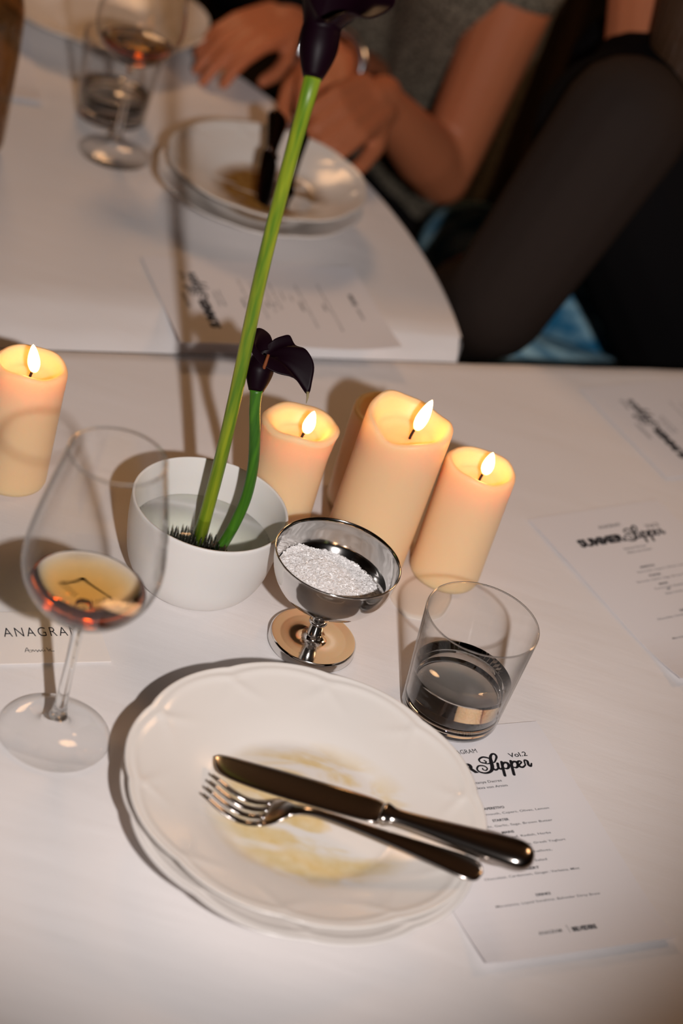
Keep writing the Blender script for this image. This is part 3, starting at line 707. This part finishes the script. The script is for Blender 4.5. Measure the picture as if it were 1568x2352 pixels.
    prnt('divider', ([((X(-74)+a)/1000, (Y(-197.5)+b)/1000) for a, b in ((0, 0), (.35, 0), (.35, 7), (0, 7))], [(0, 1, 2, 3)]), o, M['ink_grey'], paper_z)
    return o
menu = make_menu()
def put_menu(o, tr, ang, z=0):      # tr = world xy of the reader's top right corner, ang = reading direction
    o.rotation_euler = (0, 0, ang); r = Vector((math.cos(ang), math.sin(ang))); d = Vector((r.y, -r.x))
    c = Vector((tr[0], tr[1])) - r*MW/2 + d*ML/2; o.location = (c.x, c.y, z); return o
m2 = dup(menu, (0, 0, 0), label='printed menu lying upright to the reader beside the tumbler with nothing on it')
m3 = dup(menu, (0, 0, 0), label='printed menu turned away at the far edge of the candle table')
m4 = dup(menu, (0, 0, 0), label='printed menu turned away on the half-round table below the brown sauce plate')
m5 = dup(menu, (0, 0, 0), label='printed menu beside the carafe on the half-round table')
TR1 = at(1230.4, 1658.2); put_menu(menu, TR1.xy, math.radians(31.96))
a2 = math.radians(40.5); TL2 = at(1212, 1194); put_menu(m2, (TL2.x+MW*math.cos(a2), TL2.y+MW*math.sin(a2)), a2)
put_menu(m3, at(1330, 893).xy, math.radians(128.6))
b = at(330, 605, ZF); put_menu(m4, (b.x+EN.x*.012, b.y+EN.y*.012), math.radians(118.7), ZF)
b = at(95, 240, ZF); a5 = math.radians(22); put_menu(m5, (b.x-ML*math.sin(a5), b.y+ML*math.cos(a5)), a5, ZF)
# place card
cz = lambda x, y: .0003 + .0012*max(0, -y/.05)**2
TLc, TRc = at(0, 1408), at(215, 1405)
ca = math.atan2(TRc.y-TLc.y, TRc.x-TLc.x); CW, CH = .105, .056
card = sheet('place_card', CW, CH, 10, 6, cz, .0005, M['card'])
tag(card, 'cream place card with a handwritten name behind the wine glass stem', 'card')
r_ = Vector((math.cos(ca), math.sin(ca))); d_ = Vector((r_.y, -r_.x)); cc = TRc.xy - r_*CW/2 + d_*CH/2
card.rotation_euler.z = ca; card.location = (cc.x, cc.y, 0)
def cl(u, v): q = at(u, v).xy-cc; return q.dot(r_)*1000, -q.dot(d_)*1000
x0, y0 = cl(10, 1467); x1, y1 = cl(182, 1460)
prnt('heading', fit_text('ANAGRAM', x0, x1, (y0+y1)/2, 10.0, -.006, 1.25), card, M['ink'], cz)
hw = []
for pts in ([(57, 1500), (61, 1490), (66, 1499), (70, 1500)], [(59, 1497), (66, 1496), (74, 1496)], [(72, 1500), (75, 1495), (78, 1499), (82, 1495), (86, 1500)], [(86, 1500), (89, 1495), (92, 1499), (96, 1495), (99, 1499)], [(101, 1495), (103, 1498)], [(98, 1491), (98.6, 1491.4)], [(106, 1490), (112, 1498)], [(116, 1493), (113, 1495), (118, 1498), (124, 1498)]):
    hw.append(ribbon([cl(*q) for q in pts], [.45]*len(pts), 5))
prnt('handwritten_name', merge(hw), card, M['ink'], cz)

# ------------------------------------------------------------------ people
def capsule(p0, r0, p1, r1, n=14):
    p0, p1 = Vector(p0), Vector(p1); ax = (p1-p0); ln = ax.length
    ax = ax.normalized() if ln > 1e-6 else Vector((0, 0, 1))
    path, rad = [], []
    for k in range(5): a = PI/2*(1-k/4); path.append(p0-ax*r0*math.sin(a)); rad.append(max(r0*math.cos(a), r0*.05))
    for k in range(1, 5): f = k/4; path.append(p0.lerp(p1, f)); rad.append(r0+(r1-r0)*f)
    for k in range(1, 5): a = PI/2*k/4; path.append(p1+ax*r1*math.sin(a)); rad.append(max(r1*math.cos(a), r1*.05))
    return tube(path, rad, n)
def blob(name, caps, m, parent, voxel=.006, smooth=6):
    V, Fc = merge([capsule(*c) for c in caps])
    o = mesh_obj(name+'_src', V, Fc, m)
    r = o.modifiers.new('r', 'REMESH'); r.mode = 'VOXEL'; r.voxel_size = voxel
    s = o.modifiers.new('s', 'SMOOTH'); s.factor = .5; s.iterations = smooth
    bpy.context.view_layer.update()
    me = bpy.data.meshes.new_from_object(o.evaluated_get(bpy.context.evaluated_depsgraph_get()))
    bpy.data.objects.remove(o, do_unlink=True)
    me.name = name; me.polygons.foreach_set('use_smooth', [True]*len(me.polygons))
    if not me.materials: me.materials.append(m)
    q = bpy.data.objects.new(name, me); COL.objects.link(q)
    if parent: q.parent = parent; q.matrix_parent_inverse = parent.matrix_world.inverted()
    return q
def hand(wrist, fdir, back, curl=(.5, .6, .4), thumb_side=1, k=1.0, spread=.10):
    """capsules of a palm, four fingers and a thumb; back = direction of the back of the hand"""
    f = Vector(fdir).normalized(); b = Vector(back); b = (b-f*b.dot(f)).normalized(); s = f.cross(b)*thumb_side      # s points to the thumb
    w = Vector(wrist); C = []
    C.append((w-f*.02*k, .022*k, w+f*.015*k, .021*k))
    L_ = [.078, .088, .082, .066]; off = [.027, .009, -.009, -.026]; kn = [.088, .092, .088, .080]
    for i in range(4):
        base = w+s*off[i]*.75*k+f*.012*k; kp = w+s*off[i]*k+f*kn[i]*k
        C.append((base, .0165*k, kp, .0105*k))
        d = (f+s*spread*(1.2-i*.8)*.6).normalized(); p = kp; ang = 0
        for j, seg in enumerate((.46, .30, .24)):
            ang += curl[j]*(1+.12*i); dd = d*math.cos(ang)-b*math.sin(ang); q = p+dd*L_[i]*seg*k
            C.append((p, (.0098-.0011*j)*k, q, (.0090-.0012*j)*k)); p = q
    t0 = w+s*.022*k+f*.022*k; t1 = t0+(f*.75+s*.62-b*.35).normalized()*.040*k; t2 = t1+(f*.95+s*.22-b*.35).normalized()*.032*k; t3 = t2+(f*.95-s*.10-b*.35).normalized()*.024*k
    C += [(w+s*.012*k+f*.01*k, .016*k, t0, .015*k), (t0, .0145*k, t1, .0115*k), (t1, .0112*k, t2, .0098*k), (t2, .0098*k, t3, .0078*k)]
    return C
def person(label, hips, chest, face, shL, elL, wrL, hdL, shR, elR, wrR, hdR, bodyparts, seed=0, hair_long=True, kneeL=None, kneeR=None):
    hips, chest = Vector(hips), Vector(chest); face = Vector(face).normalized()
    left = Vector((0, 0, 1)).cross(face).normalized()
    base = Vector((hips.x, hips.y, Z_FLOOR))
    t = thing('person', label, 'person', base)
    bpy.context.view_layer.update()
    shL, shR = Vector(shL), Vector(shR); mid = (shL+shR)/2
    neck0 = mid+Vector((0, 0, .01)); neck1 = mid+Vector((0, 0, .095))+face*.025; hc = neck1+Vector((0, 0, .085))+face*.02
    C = [(neck0, .052, neck1, .048)]
    # torso
    C += [(shL, .050, shR, .050), (shL.lerp(mid, .45)-Vector((0, 0, .05)), .085, hips+left*.06, .095), (shR.lerp(mid, .45)-Vector((0, 0, .05)), .085, hips-left*.06, .095), (chest, .105, hips, .10), (hips+left*.09, .095, hips-left*.09, .095)]
    # head
    C += [(hc-face*.012+Vector((0, 0, .022)), .082, hc-face*.012-Vector((0, 0, .005)), .078), (hc+face*.025-Vector((0, 0, .055)), .050, hc+face*.035-Vector((0, 0, .075)), .032), (hc+face*.082+Vector((0, 0, .005)), .008, hc+face*.096-Vector((0, 0, .020)), .012), (hc+left*.078, .016, hc+left*.080-Vector((0, 0, .03)), .010), (hc-left*.078, .016, hc-left*.080-Vector((0, 0, .03)), .010)]
    for sh, el, wr_, hd, sd in ((shL, elL, wrL, hdL, 1), (shR, elR, wrR, hdR, -1)):
        el, wr_ = Vector(el), Vector(wr_)
        C += [(sh, .047, sh.lerp(el, .55), .042), (sh.lerp(el, .55), .042, el, .036), (el, .037, el.lerp(wr_, .3), .038), (el.lerp(wr_, .3), .038, wr_, .024)]
        C += hand(wr_+(wr_-el).normalized()*.005, *hd)
    legs = []
    for kn, sg in ((kneeL, 1), (kneeR, -1)):
        hp = hips+left*.09*sg; kn = Vector(kn) if kn else hp+face*.42+Vector((0, 0, .03)); an = Vector((kn.x, kn.y, Z_FLOOR+.10))-face*.05
        legs.append((hp, kn, an)); C += [(hp, .080, kn, .056), (kn, .055, kn.lerp(an, .35), .054), (kn.lerp(an, .35), .054, an, .034), (an, .034, an-Vector((0, 0, .045)), .036), (an-Vector((0, 0, .06)), .034, an+face*.15-Vector((0, 0, .07)), .028)]
    body = blob('body', C, M['skin'], t, .0040, 3); bpy.context.view_layer.update()
    # face details and hair
    for sg in (1, -1):
        p = hc+face*.070+left*.030*sg+Vector((0, 0, .012)); blob('eye', [(p, .0105, p+face*.001, .0105)], M['eye'], body, .002, 1)
    p = hc+face*.076-Vector((0, 0, .048)); blob('mouth', [(p+left*.02, .0055, p+face*.008, .007), (p+face*.008, .007, p-left*.02, .0055)], M['lip'], body, .002, 1)
    H = [(hc-face*.030+Vector((0, 0, .040)), .092, hc-face*.034, .088), (hc+face*.022+Vector((0, 0, .075)), .052, hc-face*.02+Vector((0, 0, .08)), .058)]
    if hair_long:
        for sg in (1, -1, .4, -.4):
            q0 = hc-face*(.045 if abs(sg) == 1 else .08)+left*.062*sg; q1 = mid+left*.085*sg-face*(.015 if abs(sg) == 1 else .085)+Vector((0, 0, .03)); q2 = mid+left*.10*sg+(face*.05 if abs(sg) == 1 else -face*.115)-Vector((0, 0, .20))
            H += [(q0, .040, q1, .034), (q1, .034, q2, .016)]
    blob('hair', H, M['hair'], t, .006, 3)
    g = .008
    def clothes(name, m, caps, vox=.006): return blob(name, caps, M[m], t, vox, 5)
    torso = [(neck0-Vector((0, 0, .02)), .058, mid-Vector((0, 0, .06)), .075), (shL, .050+g, shR, .050+g), (shL.lerp(mid, .45)-Vector((0, 0, .05)), .085+g, hips+left*.06, .095+g), (shR.lerp(mid, .45)-Vector((0, 0, .05)), .085+g, hips-left*.06, .095+g), (chest, .105+g, hips, .10+g)]
    def sleeve(sh, el, wr_, f, extra=g):
        sh, el, wr_ = Vector(sh), Vector(el), Vector(wr_)
        if f <= 1: e = sh.lerp(el, f); return [(sh, .047+extra+.004, e, .041+extra+.004)]
        e = el.lerp(wr_, f-1); return [(sh, .047+extra, sh.lerp(el, .55), .042+extra), (sh.lerp(el, .55), .042+extra, el, .037+extra), (el, .038+extra, el.lerp(wr_, .3), .039+extra), (el.lerp(wr_, .3), .039+extra, e, .029+extra)]
    def trousers(): 
        c = [(hips+left*.09, .095+g, hips-left*.09, .095+g)]
        for hp, kn, an in legs: c += [(hp, .080+g, kn, .058+g), (kn, .058+g, kn.lerp(an, .4), .057+g), (kn.lerp(an, .4), .056+g, an, .045+g)]
        return c
    def shoes():
        c = []
        for hp, kn, an in legs: c += [(an-Vector((0, 0, .045)), .046, an-Vector((0, 0, .055)), .044), (an-Vector((0, 0, .062)), .040, an+face*.155-Vector((0, 0, .068)), .034)]
        return c
    for name, m, what in bodyparts:
        if what == 'top': clothes(name, m, torso)
        elif what[0] == 'top_sleeves': clothes(name, m, torso+sleeve(shL, elL, wrL, what[1])+sleeve(shR, elR, wrR, what[1]))
        elif what[0] == 'sleeve': clothes(name, m, sleeve(*((shL, elL, wrL) if what[1] == 1 else (shR, elR, wrR)), what[2], .018))
        elif what == 'trousers': clothes(name, m, trousers())
        elif what == 'shoes': clothes(name, m, shoes())
    return t
# guest in a grey knit, both hands over the plate
kn_p = person('guest in a grey short-sleeved knit resting a bare forearm on the table edge', (-.095, 2.54, -.24), (-.11, 2.40, .08), (-.62, -.78, 0),
    (.020, 2.235, .225), (-.006, 2.195, -.052), (-.096, 2.060, .068), ((-.25, -.90, .03), (.55, -.05, .85), (.55, .7, .5), -1, .95),
    (-.190, 2.405, .225), (-.125, 2.335, -.035), (-.165, 2.125, .068), ((.15, -.95, -.02), (-.3, 0, .9), (.5, .7, .5), 1, .90),
    [('knit_top', 'knit', ('top_sleeves', .13)), ('trousers', 'black', 'trousers'), ('shoes', 'black', 'shoes')], hair_long=False)
# guest in black with sheer sleeves and jeans, leaning in
person('guest in black with a sheer dark sleeve, jeans and long brown hair', (.46, 2.13, -.24), (.26, 2.05, .06), (-1, -.08, 0),
    (.150, 1.875, .200), (.086, 1.822, -.005), (.020, 2.00, -.15), ((-.6, .6, -.1), (.2, -.4, .9), (.4, .5, .3), -1, .9),
    (.185, 2.175, .205), (.21, 2.27, -.05), (.12, 2.14, -.10), ((-.6, -.6, -.1), (0, 0, 1), (.4, .5, .3), 1, .9),
    [('top', 'black', 'top'), ('sheer_sleeve', 'sheer', ('sleeve', 1, 1.85)), ('sheer_sleeve', 'sheer', ('sleeve', -1, 1.85)), ('jeans', 'denim', 'trousers'), ('shoes', 'black', 'shoes')], kneeL=(.00, 2.005, -.185), kneeR=(.055, 2.255, -.170))
# guest in long black sleeves beyond the plate
person('guest in black long sleeves with one hand on the far table edge', (-.58, 2.78, -.24), (-.58, 2.66, .08), (-.25, -.97, 0),
    (-.395, 2.595, .225), (-.318, 2.430, .010), (-.228, 2.222, .062), ((-.42, -.88, .0), (.1, -.1, 1), (.25, .35, .25), -1, .95),
    (-.72, 2.67, .225), (-.86, 2.50, .0), (-.82, 2.32, .064), ((.1, -.95, .0), (-.1, 0, 1), (.25, .35, .25), 1, .95),
    [('top', 'black', ('top_sleeves', 1.93)), ('trousers', 'black', 'trousers'), ('shoes', 'black', 'shoes')], hair_long=False)
# bracelet on the knit guest's wrist
V, Fc = [], []
a = Vector((-.165, 2.125, .068)); d = (a-Vector((-.125, 2.335, -.035))).normalized(); u = d.orthogonal().normalized(); vv = d.cross(u)
ring = [a-d*.012+(u*math.cos(2*PI*i/28)+vv*math.sin(2*PI*i/28))*.0365 for i in range(29)]
tag(mesh_obj('bracelet', *tube(ring, .0065, 10, False), M['silver']), 'silver bracelet on the wrist of the guest in the grey knit', 'bracelet')

# ------------------------------------------------------------------ chairs
ch = thing('dining_chair', 'dark wooden chair under the guest in the grey knit', 'chair', (0, 0, Z_FLOOR), 0, 'dark dining chairs')
mesh_obj('seat', *box(-.18, .18, -.18, .18, .375, .400), M['wood'], ch, smooth=False)
for sx in (-1, 1):
    for sy in (-1, 1): mesh_obj('leg', *box(sx*.155-.017, sx*.155+.017, sy*.155-.017, sy*.155+.017, 0, .375), M['wood'], ch, smooth=False)
    mesh_obj('back_post', *box(sx*.155-.015, sx*.155+.015, -.18, -.15, .40, .84), M['wood'], ch, smooth=False)
mesh_obj('backrest', *box(-.14, .14, -.175, -.158, .62, .82), M['wood'], ch, smooth=False)
def seat(o, hips, face):
    f = Vector((face[0], face[1])).normalized(); o.location = (hips[0]+f.x*.06, hips[1]+f.y*.06, Z_FLOOR); o.rotation_euler.z = math.atan2(f.y, f.x)-PI/2
c2 = dup(ch, (0, 0, 0), label='dark wooden chair under the guest in jeans with the sheer sleeve')
c3 = dup(ch, (0, 0, 0), label='dark wooden chair under the guest in black long sleeves')
seat(ch, (-.100, 2.575), (-.62, -.78)); seat(c2, (.47, 2.19), (-1, -.08)); seat(c3, (-.58, 2.80), (-.25, -.97))
